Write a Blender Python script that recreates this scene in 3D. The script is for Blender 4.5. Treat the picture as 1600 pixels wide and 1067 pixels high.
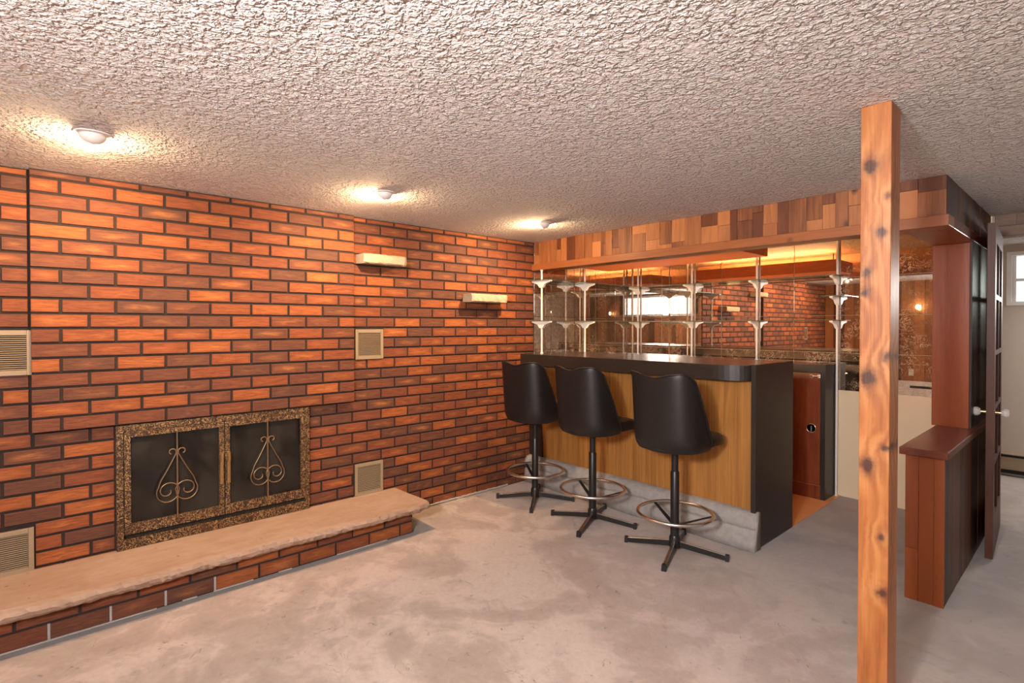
import bpy, bmesh, math, random
from mathutils import Vector, Matrix
PI = math.pi
random.seed(7)
SC = bpy.context.scene
COL = SC.collection
for o in list(bpy.data.objects): bpy.data.objects.remove(o)

# ------------------------------------------------------------------ camera
CAM = Vector((3.464, 0.0, 1.385)); TH = math.radians(48.0); FPX = 835.0
PIT = math.atan(9.3 / FPX)
fw = Vector((-math.sin(TH) * math.cos(PIT), math.cos(TH) * math.cos(PIT), -math.sin(PIT)))
rt = Vector((math.cos(TH), math.sin(TH), 0)); up = rt.cross(fw)
cd = bpy.data.cameras.new('camera'); co = bpy.data.objects.new('camera', cd); COL.objects.link(co)
co.matrix_world = Matrix(((rt.x, up.x, -fw.x, CAM.x), (rt.y, up.y, -fw.y, CAM.y), (rt.z, up.z, -fw.z, CAM.z), (0, 0, 0, 1)))
cd.sensor_width = 36.0; cd.lens = FPX * 36.0 / 1600.0
cd.shift_y = -(533.5 - 518.7) / 1600.0
cd.clip_start = 0.02
SC.camera = co

# ------------------------------------------------------------------ world, exposure, lights
SC.view_settings.view_transform = 'Standard'
try: SC.view_settings.look = 'None'
except Exception: pass
SC.view_settings.gamma = 1.0; SC.view_settings.use_curve_mapping = False
SC.view_settings.exposure = 0.25
W = bpy.data.worlds.new('world'); SC.world = W; W.use_nodes = True
W.node_tree.nodes['Background'].inputs[0].default_value = (0.75, 0.85, 1.0, 1)
W.node_tree.nodes['Background'].inputs[1].default_value = 1.0

def light(kind, name, loc, energy, col, target=None, **kw):
    d = bpy.data.lights.new(name, kind); d.energy = energy; d.color = col
    for k, v in kw.items(): setattr(d, k, v)
    o = bpy.data.objects.new(name, d); COL.objects.link(o); o.location = loc
    if target is not None:
        o.rotation_euler = (Vector(target) - Vector(loc)).to_track_quat('-Z', 'Y').to_euler()
    return o
# daylight coming through the high window behind the photographer and the flash held beside the camera
light('AREA', 'window_daylight', (3.2, -1.06, 1.86), 84, (1.0, 0.96, 0.95), (2.6, 2.0, 1.5), shape='RECTANGLE', size=1.05, size_y=0.36)
light('AREA', 'camera_flash', (3.08, -0.72, 1.74), 54, (1.0, 0.94, 0.91), (1.9, 3.2, 2.25), shape='DISK', size=0.22)
light('AREA', 'added_room_fill', (4.6, 1.2, 2.08), 5, (1.0, 0.88, 0.78), (4.4, 1.2, 0.0), shape='DISK', size=0.5)  # added weak fill for the room, no fixture behind it
light('AREA', 'added_bar_fill', (1.05, 3.97, 0.93), 17, (1.0, 0.60, 0.30), (1.05, 3.94, 2.0), shape='RECTANGLE', size=1.5, size_y=0.10)  # added warm fill hidden behind the bar, brightens alcove and valance underside
light('AREA', 'hall_daylight', (3.7, 6.55, 1.75), 24, (1.0, 0.94, 0.90), (3.5, 5.4, 0.4), shape='RECTANGLE', size=0.5, size_y=0.4)

# ------------------------------------------------------------------ material helpers
class NT:
    def __init__(s, name):
        s.m = bpy.data.materials.new(name); s.m.use_nodes = True
        s.t = s.m.node_tree; s.t.nodes.clear()
        s.out = s.t.nodes.new('ShaderNodeOutputMaterial')
    def n(s, typ, ins=None, **kw):
        nd = s.t.nodes.new('ShaderNode' + typ)
        for k, v in kw.items(): setattr(nd, k, v)
        for k, v in (ins or {}).items(): s.set(nd.inputs[k], v)
        return nd
    def set(s, sock, v):
        if hasattr(v, 'is_output') and v.is_output: s.t.links.new(v, sock)
        elif hasattr(v, 'outputs'): s.t.links.new(v.outputs[0], sock)
        else:
            if sock.type == 'RGBA' and hasattr(v, '__len__') and len(v) == 3: v = (*v, 1)
            sock.default_value = v
    def math(s, op, a, b=0.0, c=0.0, clamp=False):
        nd = s.n('Math', {0: a, 1: b, 2: c}, operation=op); nd.use_clamp = clamp; return nd.outputs[0]
    def mix(s, f, a, b):
        nd = s.n('Mix', data_type='RGBA')
        s.set(nd.inputs[0], f); s.set(nd.inputs[6], a); s.set(nd.inputs[7], b); return nd.outputs[2]
    def pos(s, scale=(1, 1, 1), off=None):
        g = s.n('NewGeometry').outputs['Position']
        if off is not None: g = s.n('VectorMath', {0: g, 1: off}, operation='ADD').outputs[0]
        return s.n('Mapping', {0: g, 3: scale}).outputs[0]
    def noise(s, vec, scale, detail=3.0, rough=0.55, dist=0.0, col=False):
        nd = s.n('TexNoise', {'Vector': vec, 'Scale': scale, 'Detail': detail, 'Roughness': rough, 'Distortion': dist})
        return nd.outputs[1 if col else 0]
    def ramp(s, f, stops, interp='LINEAR'):
        nd = s.n('ValToRGB', {0: f}); cr = nd.color_ramp; cr.interpolation = interp
        while len(cr.elements) < len(stops): cr.elements.new(0.5)
        for e, (p, c) in zip(cr.elements, stops):
            e.position = p; e.color = (*c, 1) if hasattr(c, '__len__') else (c, c, c, 1)
        return nd.outputs[0]
    def rand(s, island=False):
        return s.n('NewGeometry').outputs['Random Per Island'] if island else s.n('ObjectInfo').outputs['Random']
    def bump(s, h, dist, strength=1.0, normal=None):
        ins = {'Height': h, 'Distance': dist, 'Strength': strength}
        if normal is not None: ins['Normal'] = normal
        return s.n('Bump', ins).outputs[0]
    def bsdf(s, col, rough=0.5, metal=0.0, normal=None, **kw):
        ins = {'Base Color': col, 'Roughness': rough, 'Metallic': metal}
        if normal is not None: ins['Normal'] = normal
        ins.update(kw)
        b = s.n('BsdfPrincipled', ins); s.t.links.new(b.outputs[0], s.out.inputs[0]); return b

def plain(name, col, rough=0.5, metal=0.0, var=0.08, scale=30, bumpd=0.0, **kw):
    t = NT(name); f = t.noise(t.pos(), scale)
    c = t.mix(f, [x * (1 - var) for x in col], [min(1, x * (1 + var)) for x in col])
    nm = t.bump(f, bumpd) if bumpd else None
    t.bsdf(c, rough, metal, nm, **kw); return t.m

def wood(name, dark, light_, axis='z', rough=0.45, rnd=0.5, fine=90, coarse=9, knots=0.0, coat=0.0, spec=0.5, st=(0.06, 0.14)):
    t = NT(name); r = t.rand()
    off = t.n('CombineXYZ', {0: t.math('MULTIPLY', r, 17.0), 1: t.math('MULTIPLY', r, 31.0), 2: t.math('MULTIPLY', r, 23.0)}).outputs[0]
    i = 'xyz'.index(axis)
    sc = [1, 1, 1]; sc[i] = st[0]
    sc2 = [1, 1, 1]; sc2[i] = st[1]
    g1 = t.noise(t.pos(sc, off), fine, 4, 0.6, 0.2)
    g2 = t.noise(t.pos(sc2, off), coarse, 3, 0.55, 1.2)
    f = t.math('ADD', t.math('MULTIPLY', g1, 0.45), t.math('MULTIPLY', g2, 0.6))
    f = t.math('ADD', f, t.math('MULTIPLY', t.math('SUBTRACT', r, 0.5), rnd))
    c = t.ramp(f, [(0.28, dark), (0.78, light_)])
    if knots:
        k = t.n('TexVoronoi', {'Vector': t.pos([1, 1, 1] if not i == 2 else [1, 1, 0.6], off), 'Scale': 5.5}).outputs[0]
        kf = t.ramp(k, [(0.04, 1.0), (0.13, 0.0)])
        c = t.mix(t.math('MULTIPLY', kf, knots), c, [x * 0.16 for x in dark])
    nm = t.bump(g1, 0.0006)
    t.bsdf(c, rough, 0.0, nm, **{'Coat Weight': coat, 'Coat Roughness': 0.25, 'Specular IOR Level': spec}); return t.m

def brick_mat(name, island):
    t = NT(name); r = t.rand(island)
    r2 = t.math('FRACT', t.math('MULTIPLY', r, 37.7))
    off = t.n('CombineXYZ', {0: t.math('MULTIPLY', r, 5.0), 1: t.math('MULTIPLY', r, 50.0), 2: t.math('MULTIPLY', r, 9.0)}).outputs[0]
    base = t.ramp(r, [(0.0, (0.115, 0.052, 0.036)), (0.25, (0.150, 0.056, 0.034)), (0.45, (0.200, 0.062, 0.032)), (0.65, (0.270, 0.076, 0.030)), (0.85, (0.32, 0.092, 0.031)), (1.0, (0.38, 0.115, 0.036))])
    streak = t.noise(t.pos((1, 0.11, 1), off), 120, 4, 0.7, 0.4)
    blot = t.noise(t.pos((1, 0.45, 1.4), off), 14, 3, 0.6)
    uv = t.n('UVMap').outputs[0]; sp = t.n('SeparateXYZ', {0: uv})
    cu = t.math('SUBTRACT', 1.0, t.math('ABSOLUTE', t.math('MULTIPLY_ADD', sp.outputs[0], 2.0, -1.0)))
    cv = t.math('SUBTRACT', 1.0, t.math('ABSOLUTE', t.math('MULTIPLY_ADD', sp.outputs[1], 2.0, -1.0)))
    cen = t.math('MULTIPLY', t.ramp(cu, [(0.05, 0.0), (0.75, 1.0)]), t.ramp(cv, [(0.15, 0.0), (0.95, 1.0)]))
    hi = t.math('MULTIPLY', t.math('MULTIPLY', cen, t.ramp(blot, [(0.4, 0.0), (0.62, 1.0)])), t.math('MULTIPLY', r2, 1.0), clamp=True)
    c = t.mix(hi, base, t.mix(0.62, base, (0.62, 0.235, 0.070)))
    c = t.mix(t.ramp(streak, [(0.38, 0.75), (0.58, 0.0)]), c, t.mix(0.6, c, (0.06, 0.022, 0.014)))
    edge = t.math('MINIMUM', t.ramp(cu, [(0.0, 0.0), (0.10, 1.0)]), t.ramp(cv, [(0.0, 0.0), (0.35, 1.0)]))
    c = t.mix(t.math('MULTIPLY', t.math('SUBTRACT', 1.0, edge), 0.35), c, (0.16, 0.06, 0.035))
    nm = t.bump(streak, 0.0032, 1.0)
    t.bsdf(c, 0.62, 0.0, nm, **{'Specular IOR Level': 0.2}); return t.m

M = {}
M['brick'] = brick_mat('brick_faces', False)
M['brick_far'] = brick_mat('brick_faces_far', True)
M['mortar'] = plain('dark_mortar', (0.030, 0.019, 0.016), 0.9, var=0.3, scale=60, bumpd=0.002)
M['mortar_white'] = plain('white_mortar', (0.42, 0.38, 0.35), 0.9, var=0.2, scale=80, bumpd=0.002)

def ceiling_mat():
    t = NT('popcorn_ceiling'); p = t.pos()
    a = t.noise(p, 54, 2.0, 0.5, 0.3); b = t.noise(p, 150, 2.0, 0.5); g = t.noise(p, 20, 2.0, 0.5)
    v = t.n('TexVoronoi', {'Vector': p, 'Scale': 85.0}, feature='SMOOTH_F1').outputs[0]
    h = t.math('ADD', t.ramp(a, [(0.44, 0.0), (0.66, 1.0)]), t.math('MULTIPLY', b, 0.28))
    h = t.math('ADD', h, t.math('MULTIPLY', t.math('SUBTRACT', 0.6, v), 0.35))
    h = t.math('ADD', h, t.math('MULTIPLY', g, 0.6))
    c = t.mix(t.noise(p, 1.3, 2), (0.74, 0.705, 0.685), (0.82, 0.785, 0.765))
    t.bsdf(c, 0.95, 0, t.bump(h, 0.0108, 1.0), **{'Specular IOR Level': 0.1}); return t.m
M['ceiling'] = ceiling_mat()

def carpet_mat():
    t = NT('grey_beige_carpet'); p = t.pos()
    a = t.noise(p, 1.5, 4, 0.55, 1.3); b = t.noise(p, 5.0, 4, 0.6, 0.8); f = t.noise(p, 420, 2, 0.6)
    k = t.math('ADD', t.math('MULTIPLY', a, 0.65), t.math('MULTIPLY', b, 0.35))
    c = t.ramp(k, [(0.36, (0.40, 0.305, 0.25)), (0.47, (0.47, 0.37, 0.31)), (0.53, (0.60, 0.485, 0.42)), (0.66, (0.65, 0.54, 0.47))])
    crease = t.noise(p, 9, 4, 0.6, 1.5)
    cm = t.math('MULTIPLY', t.ramp(t.math('ABSOLUTE', t.math('SUBTRACT', crease, 0.5)), [(0.003, 1.0), (0.010, 0.0)]), t.ramp(t.noise(p, 13, 2, 0.5), [(0.56, 0.0), (0.64, 1.0)]))
    mid = t.noise(p, 38, 4, 0.65)
    c = t.mix(t.math('MULTIPLY', cm, 0.6), c, (0.13, 0.11, 0.10))
    c = t.mix(t.math('MULTIPLY', t.ramp(mid, [(0.35, 1.0), (0.6, 0.0)]), 0.30), c, t.mix(0.5, c, (0.2, 0.17, 0.15)))
    sx = t.n('SeparateXYZ', {0: t.n('NewGeometry').outputs['Position']})
    # lack of warm light towards the bar, painted into the pile as bluish grey
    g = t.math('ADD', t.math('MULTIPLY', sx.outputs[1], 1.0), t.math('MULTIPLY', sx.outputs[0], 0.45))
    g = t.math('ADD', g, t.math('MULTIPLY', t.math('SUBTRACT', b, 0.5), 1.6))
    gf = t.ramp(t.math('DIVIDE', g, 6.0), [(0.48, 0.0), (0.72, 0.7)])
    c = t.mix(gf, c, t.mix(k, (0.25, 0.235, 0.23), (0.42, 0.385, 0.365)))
    ed = t.math('MULTIPLY', t.math('LESS_THAN', sx.outputs[0], t.math('MULTIPLY_ADD', b, 0.02, 0.405)), t.math('LESS_THAN', sx.outputs[1], 2.05))  # grey border along the hearth base
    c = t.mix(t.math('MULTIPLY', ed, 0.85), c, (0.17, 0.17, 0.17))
    c = t.mix(t.math('MULTIPLY', f, 0.28), c, t.mix(0.5, c, (0.12, 0.1, 0.09)))
    h = t.math('ADD', t.math('MULTIPLY', f, 0.45), t.math('ADD', t.math('MULTIPLY', b, 1.2), t.math('MULTIPLY', mid, 0.6)))
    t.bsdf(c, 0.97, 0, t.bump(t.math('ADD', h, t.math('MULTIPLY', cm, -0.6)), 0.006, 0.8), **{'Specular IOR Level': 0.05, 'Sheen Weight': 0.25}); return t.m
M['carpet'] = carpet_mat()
M['carpet_step'] = plain('carpet_on_step', (0.34, 0.32, 0.305), 0.97, var=0.3, scale=22, bumpd=0.006)

def stone_mat():
    t = NT('sandstone_slab'); p = t.pos()
    a = t.noise(p, 3, 3, 0.55, 0.8); s = t.noise(t.pos((2.5, 0.7, 9)), 9, 4, 0.6, 0.8); f = t.noise(p, 160, 3)
    c = t.ramp(t.math('ADD', t.math('MULTIPLY', a, 0.5), t.math('MULTIPLY', s, 0.5)), [(0.3, (0.32, 0.205, 0.145)), (0.5, (0.39, 0.265, 0.195)), (0.7, (0.44, 0.325, 0.255))])
    sp = t.noise(p, 28, 2, 0.5); c = t.mix(t.math('MULTIPLY', t.ramp(sp, [(0.70, 0.0), (0.76, 1.0)]), 0.5), c, (0.18, 0.08, 0.05))
    t.bsdf(c, 0.8, 0, t.bump(t.math('ADD', s, t.math('MULTIPLY', f, 0.25)), 0.003), **{'Specular IOR Level': 0.25}); return t.m
M['stone'] = stone_mat()
M['stone_pale'] = plain('pale_stone', (0.44, 0.35, 0.245), 0.85, var=0.15, scale=25, bumpd=0.004)

M['cedar'] = wood('cedar_boards', (0.135, 0.038, 0.013), (0.52, 0.195, 0.062), 'z', 0.5, 0.62, 70, 8, knots=0.85)
M['cedar_trim'] = wood('cedar_trim', (0.26, 0.075, 0.022), (0.44, 0.150, 0.045), 'x', 0.45, 0.15, 70, 6, knots=0.5)
M['cedar_inner'] = wood('knotty_pine_inner', (0.42, 0.17, 0.05), (0.62, 0.29, 0.10), 'x', 0.5, 0.15, 60, 6, knots=0.6)
M['red_wood'] = wood('varnished_red_panel', (0.22, 0.046, 0.012), (0.37, 0.090, 0.024), 'z', 0.3, 0.2, 60, 5, coat=0.12, spec=0.35)
M['red_cap'] = wood('varnished_red_cap', (0.10, 0.022, 0.009), (0.20, 0.048, 0.018), 'y', 0.3, 0.1, 60, 5, coat=0.2, spec=0.4)
M['shaded_boards'] = wood('shade_toned_boards', (0.028, 0.010, 0.005), (0.12, 0.040, 0.014), 'z', 0.42, 0.6, 60, 6, coat=0.0, spec=0.3)  # shade of the hall-facing sides put into the board colour
M['red_boards'] = wood('reddish_cedar_boards', (0.085, 0.021, 0.007), (0.25, 0.064, 0.018), 'z', 0.4, 0.7, 60, 6, coat=0.0, spec=0.3)
M['oak'] = wood('golden_wood_veneer', (0.20, 0.075, 0.016), (0.54, 0.250, 0.060), 'z', 0.42, 0.05, 110, 30, st=(0.012, 0.035))
M['mahogany'] = wood('mahogany_doors', (0.10, 0.016, 0.007), (0.26, 0.062, 0.020), 'z', 0.3, 0.3, 50, 9, coat=0.4)
M['door_wood'] = wood('dark_door_wood', (0.050, 0.017, 0.010), (0.115, 0.042, 0.026), 'z', 0.45, 0.2, 60, 6, coat=0.0, spec=0.25)
M['header_wood'] = wood('header_wood', (0.10, 0.045, 0.022), (0.26, 0.13, 0.07), 'x', 0.5, 0.3, 60, 5, knots=0.5)
M['valance'] = wood('valance_wood', (0.36, 0.085, 0.022), (0.58, 0.17, 0.045), 'x', 0.4, 0.1, 60, 6)
M['panel_wall'] = wood('wall_panel_boards', (0.11, 0.035, 0.014), (0.42, 0.17, 0.06), 'z', 0.4, 0.8, 60, 6, knots=0.3)
M['laminate'] = plain('dark_brown_laminate', (0.026, 0.018, 0.014), 0.42, var=0.35, scale=45, bumpd=0.0006)
M['laminate_top'] = plain('dark_laminate_top', (0.075, 0.048, 0.036), 0.22, var=0.25, scale=40)
M['vinyl'] = plain('black_vinyl', (0.010, 0.009, 0.009), 0.42, var=0.2, scale=300, bumpd=0.0005)
M['black_metal'] = plain('black_metal', (0.012, 0.012, 0.013), 0.35, var=0.1)
M['rubber'] = plain('black_rubber', (0.01, 0.01, 0.01), 0.6)
M['chrome'] = plain('worn_chrome', (0.78, 0.76, 0.74), 0.27, 1.0, var=0.15, scale=20)
M['white_metal'] = plain('white_enamel', (0.90, 0.88, 0.85), 0.35, var=0.03)
M['lamp_white'] = plain('lamp_housing', (0.78, 0.74, 0.70), 0.5, var=0.03)
M['black'] = plain('black_void', (0.006, 0.005, 0.004), 0.9)
M['soot'] = plain('sooty_firebox', (0.028, 0.024, 0.02), 0.9, var=0.4, scale=8)
M['beige_paint'] = plain('beige_wall_paint', (0.86, 0.69, 0.46), 0.7, var=0.03, scale=5)
M['hall_paint'] = plain('hall_wall_paint', (0.50, 0.43, 0.37), 0.8, var=0.04, scale=4)
M['vent'] = plain('beige_vent_metal', (0.30, 0.225, 0.145), 0.45, var=0.06)
M['vent_dark'] = plain('vent_inside', (0.04, 0.03, 0.022), 0.8)
M['alcove'] = plain('alcove_ceiling_board', (0.42, 0.27, 0.16), 0.7, var=0.2, scale=12)
M['bar_floor'] = plain('orange_vinyl_floor', (0.80, 0.38, 0.14), 0.35, var=0.12, scale=6)
M['white_frame'] = plain('white_window_frame', (0.78, 0.76, 0.74), 0.5, var=0.03)
M['plastic_white'] = plain('white_plastic', (0.75, 0.73, 0.68), 0.4)

def brass_mat():
    t = NT('hammered_antique_brass'); p = t.pos()
    v = t.noise(p, 60, 1.2, 0.5, 1.2)
    f = t.ramp(t.math('ABSOLUTE', t.math('SUBTRACT', v, 0.5)), [(0.030, 1.0), (0.052, 0.0)])
    c = t.mix(f, (0.040, 0.016, 0.007), t.mix(t.noise(p, 9, 2), (0.30, 0.16, 0.06), (0.70, 0.50, 0.25)))
    t.bsdf(c, t.math('MULTIPLY_ADD', f, -0.2, 0.55), t.math('MULTIPLY', f, 0.7), t.bump(f, 0.0015)); return t.m
M['brass'] = brass_mat()
M['brass_plain'] = plain('polished_brass', (0.55, 0.34, 0.15), 0.28, 1.0, var=0.3, scale=90)
M['brass_dull'] = plain('dull_brass_wire', (0.36, 0.25, 0.15), 0.35, 0.9, var=0.2, scale=90)

def fireglass():
    t = NT('smoky_fireplace_glass'); p = t.pos()
    d = t.noise(p, 4, 4, 0.6, 0.6)
    c = t.ramp(d, [(0.38, (0.010, 0.008, 0.006)), (0.65, (0.040, 0.034, 0.028))])
    b = t.n('BsdfPrincipled', {'Base Color': c, 'Roughness': 0.16, 'Specular IOR Level': 0.35})
    tr = t.n('BsdfTransparent', {'Color': (0.35, 0.33, 0.30)})
    mx = t.n('MixShader', {0: 0.22, 1: b, 2: tr}); t.t.links.new(mx.outputs[0], t.out.inputs[0]); return t.m
M['fireglass'] = fireglass()

def shelfglass():
    t = NT('shelf_glass'); lw = t.n('LayerWeight', {'Blend': 0.35}).outputs['Fresnel']
    gl = t.n('BsdfGlossy', {'Color': (0.9, 0.95, 0.92), 'Roughness': 0.03})
    tr = t.n('BsdfTransparent', {'Color': (0.88, 0.93, 0.90)})
    mx = t.n('MixShader', {0: t.math('MULTIPLY', lw, 0.8), 1: tr, 2: gl}); t.t.links.new(mx.outputs[0], t.out.inputs[0]); return t.m
M['shelfglass'] = shelfglass()
M['glass_edge'] = plain('green_glass_edge', (0.10, 0.13, 0.10), 0.15)
M['knob_glass'] = plain('glass_knob', (0.62, 0.60, 0.57), 0.08, 0.0)

def mirror_mat(name, veins, murk):
    t = NT(name); p = t.pos(); r = t.rand()
    n1 = t.noise(p, 16, 4, 0.65, 2.6)
    vein = t.ramp(t.math('ABSOLUTE', t.math('SUBTRACT', n1, 0.5)), [(0.006, 1.0), (0.022, 0.0)])
    patch = t.ramp(t.noise(p, 7, 2, 0.5), [(0.42, 0.0), (0.6, 1.0)])
    vein = t.math('MULTIPLY', t.math('MULTIPLY', vein, patch), veins)
    mk = t.math('MULTIPLY', t.ramp(t.noise(p, 34, 6, 0.8), [(0.36, 0.1), (0.62, 1.3)]), murk)
    gl = t.n('BsdfGlossy', {'Color': (0.80, 0.73, 0.66), 'Roughness': 0.012})
    d1 = t.n('BsdfDiffuse', {'Color': (0.16, 0.11, 0.075)})
    d2 = t.n('BsdfDiffuse', {'Color': (0.70, 0.50, 0.32)})
    m1 = t.n('MixShader', {0: mk, 1: gl, 2: d1}); m2 = t.n('MixShader', {0: vein, 1: m1, 2: d2})
    t.t.links.new(m2.outputs[0], t.out.inputs[0]); return t.m
M['mirror'] = mirror_mat('mirror_tile_clear', 0.0, 0.10)
M['mirror_murky'] = mirror_mat('mirror_tile_smoked', 0.35, 0.42)
M['mirror_veined'] = mirror_mat('mirror_tile_gold_veined', 1.0, 0.22)

def emis(name, col, st):
    t = NT(name); e = t.n('Emission', {'Color': (*col, 1), 'Strength': st}); t.t.links.new(e.outputs[0], t.out.inputs[0]); return t.m
M['tube'] = emis('lit_fluorescent_tube', (1.0, 0.62, 0.30), 85)
M['bulb'] = emis('lit_bulb', (1.0, 0.72, 0.42), 60)
M['spot_bulb'] = emis('lit_spot_bulb', (1.0, 0.80, 0.52), 40)
M['daylight'] = emis('daylight_behind_pane', (0.97, 0.98, 1.0), 1.1)
M['daylight_big'] = emis('bright_daylight_outside', (0.97, 0.97, 1.0), 3.2)

def post_mat():
    t = NT('knotty_cedar_post'); g = t.n('NewGeometry').outputs['Position']; s = t.n('SeparateXYZ', {0: g})
    X, Y, Zc = s.outputs
    wn = t.n('SeparateXYZ', {0: t.noise(t.pos(), 34, 3, 0.6, col=True)})
    X = t.math('MULTIPLY_ADD', wn.outputs[0], 0.022, t.math('SUBTRACT', X, 0.011)); Zc = t.math('MULTIPLY_ADD', wn.outputs[1], 0.03, t.math('SUBTRACT', Zc, 0.015))
    kn = [(2.921, 1.931, .030, 1), (2.954, 1.703, .022, .9), (2.912, 1.569, .022, .8), (2.909, 1.50, .020, .8), (2.972, 1.283, .020, .8),
          (2.918, 1.208, .034, 1), (2.973, 0.975, .018, .9), (2.920, 0.906, .028, 1), (2.961, 0.668, .018, .9), (2.963, 0.48, .020, .9), (2.972, 1.82, .014, .6)]
    tot = None; wide = None
    for (x, z, r, a) in kn:
        dx = t.math('DIVIDE', t.math('SUBTRACT', X, x), r); dz = t.math('DIVIDE', t.math('SUBTRACT', Zc, z), r * 1.15)
        d = t.math('ADD', t.math('MULTIPLY', dx, dx), t.math('MULTIPLY', dz, dz))
        e = t.math('ADD', t.math('MULTIPLY', t.math('EXPONENT', t.math('MULTIPLY', t.math('POWER', d, 1.15), -2.6)), a), t.math('MULTIPLY', t.math('EXPONENT', t.math('MULTIPLY', d, -0.55)), a * 0.5))
        w = t.math('EXPONENT', t.math('MULTIPLY', d, -0.16))
        tot = e if tot is None else t.math('ADD', tot, e); wide = w if wide is None else t.math('ADD', wide, w)
    n0 = t.noise(t.pos((1, 1, 0.18)), 9, 3, 0.5, 0.5)
    ph = t.math('ADD', t.math('MULTIPLY', t.math('ADD', X, Y), 150.0), t.math('MULTIPLY', wide, 5.0))
    ph = t.math('ADD', ph, t.math('MULTIPLY', n0, 18.0))
    ring = t.math('MULTIPLY_ADD', t.math('SINE', ph), 0.5, 0.5)
    gr = t.noise(t.pos((1, 1, 0.05)), 120, 4, 0.6)
    f = t.math('ADD', t.math('MULTIPLY', ring, t.math('MULTIPLY_ADD', wide, 0.22, 0.07)), t.math('ADD', t.math('MULTIPLY', gr, 0.35), t.math('MULTIPLY', n0, 0.62)))
    c = t.ramp(f, [(0.32, (0.25, 0.075, 0.022)), (0.55, (0.40, 0.145, 0.043)), (0.78, (0.53, 0.230, 0.082))])
    kn_ = t.math('MULTIPLY', tot, t.math('MULTIPLY_ADD', t.noise(t.pos((1, 1, .7)), 60, 3, 0.6), 1.1, 0.35), clamp=True)
    c = t.mix(t.math('MULTIPLY', kn_, 0.92), c, (0.050, 0.022, 0.018))
    t.bsdf(c, 0.42, 0, t.bump(gr, 0.0008), **{'Specular IOR Level': 0.35}); return t.m
M['post'] = post_mat()

# ------------------------------------------------------------------ geometry helpers
class MB:
    def __init__(s): s.v = []; s.f = []; s.uv = []; s.sm = []
    def add(s, vs, fs, smooth=False, uvs=None):
        b = len(s.v); s.v += [tuple(v) for v in vs]
        for i, f in enumerate(fs):
            s.f.append([b + k for k in f]); s.sm.append(smooth)
            s.uv.append(uvs[i] if uvs else [(0.5, 0.5)] * len(f))
        return s
    def box(s, x0, x1, y0, y1, z0, z1, ch=0.0):
        if ch <= 0:
            vs = [(x, y, z) for z in (z0, z1) for y in (y0, y1) for x in (x0, x1)]
            return s.add(vs, [(0, 2, 3, 1), (4, 5, 7, 6), (0, 1, 5, 4), (2, 6, 7, 3), (0, 4, 6, 2), (1, 3, 7, 5)])
        c = ch; bm = bmesh.new(); bmesh.ops.create_cube(bm, size=1)
        for v in bm.verts: v.co = ((x0 + x1) / 2 + v.co.x * (x1 - x0), (y0 + y1) / 2 + v.co.y * (y1 - y0), (z0 + z1) / 2 + v.co.z * (z1 - z0))
        bmesh.ops.bevel(bm, geom=bm.edges[:], offset=c, segments=2, affect='EDGES', profile=0.6)
        return s.bm(bm)
    def bm(s, bm, smooth=False):
        bm.verts.index_update()
        s.add([v.co[:] for v in bm.verts], [[v.index for v in f.verts] for f in bm.faces], smooth); bm.free(); return s
    def prism(s, poly, a0, a1, axis='x'):
        # poly in the two other axes, extruded along axis
        def P(p, a):
            return {'x': (a, p[0], p[1]), 'y': (p[0], a, p[1]), 'z': (p[0], p[1], a)}[axis]
        n = len(poly); vs = [P(p, a0) for p in poly] + [P(p, a1) for p in poly]
        fs = [list(range(n))[::-1], list(range(n, 2 * n))] + [(i, (i + 1) % n, n + (i + 1) % n, n + i) for i in range(n)]
        return s.add(vs, fs)
    def tube(s, pts, r, seg=8, closed=False, r2=None):
        pts = [Vector(p) for p in pts]; n = len(pts); vs = []
        prev = None
        for i, p in enumerate(pts):
            a = pts[(i - 1) % n] if (closed or i > 0) else p; b = pts[(i + 1) % n] if (closed or i < n - 1) else p
            d = (b - a).normalized()
            if prev is None:
                u = d.orthogonal().normalized()
            else: u = (prev - d * prev.dot(d)).normalized()
            prev = u; w = d.cross(u)
            rr = r if r2 is None else r + (r2 - r) * i / (n - 1)
            for k in range(seg):
                an = 2 * PI * k / seg; vs.append(p + (u * math.cos(an) + w * math.sin(an)) * rr)
        fs = []
        for i in range(n if closed else n - 1):
            j = (i + 1) % n
            for k in range(seg): fs.append((i * seg + k, i * seg + (k + 1) % seg, j * seg + (k + 1) % seg, j * seg + k))
        s.add(vs, fs, True)
        if not closed: s.add(vs[:seg], [list(range(seg))[::-1]]); s.add(vs[-seg:], [list(range(seg))])
        return s
    def lathe(s, prof, cx, cy, seg=24, axis='z', smooth=True):
        vs = []; n = len(prof)
        for (r, h) in prof:
            for k in range(seg):
                a = 2 * PI * k / seg; u, w = r * math.cos(a), r * math.sin(a)
                vs.append({'z': (cx + u, cy + w, h), 'x': (h, cx + u, cy + w), 'y': (cx + u, h, cy + w)}[axis])
        fs = [(i * seg + k, i * seg + (k + 1) % seg, (i + 1) * seg + (k + 1) % seg, (i + 1) * seg + k) for i in range(n - 1) for k in range(seg)]
        s.add(vs, fs, smooth)
        for i in (0, n - 1):
            if prof[i][0] > 1e-6: s.add(vs[i * seg:(i + 1) * seg], [list(range(seg))])
        return s
    def mesh(s, name):
        me = bpy.data.meshes.new(name); me.from_pydata(s.v, [], s.f)
        me.polygons.foreach_set('use_smooth', s.sm)
        uvl = me.uv_layers.new(name='UVMap'); flat = []
        for u in s.uv:
            for a in u: flat += [a[0], a[1]]
        uvl.data.foreach_set('uv', flat)
        me.update()
        bm = bmesh.new(); bm.from_mesh(me); bmesh.ops.recalc_face_normals(bm, faces=bm.faces); bm.to_mesh(me); bm.free()
        return me
    def build(s, name, mat, parent=None, loc=None):
        me = s.mesh(name); me.materials.append(M[mat] if isinstance(mat, str) else mat)
        return link(name, me, parent, loc)
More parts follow.
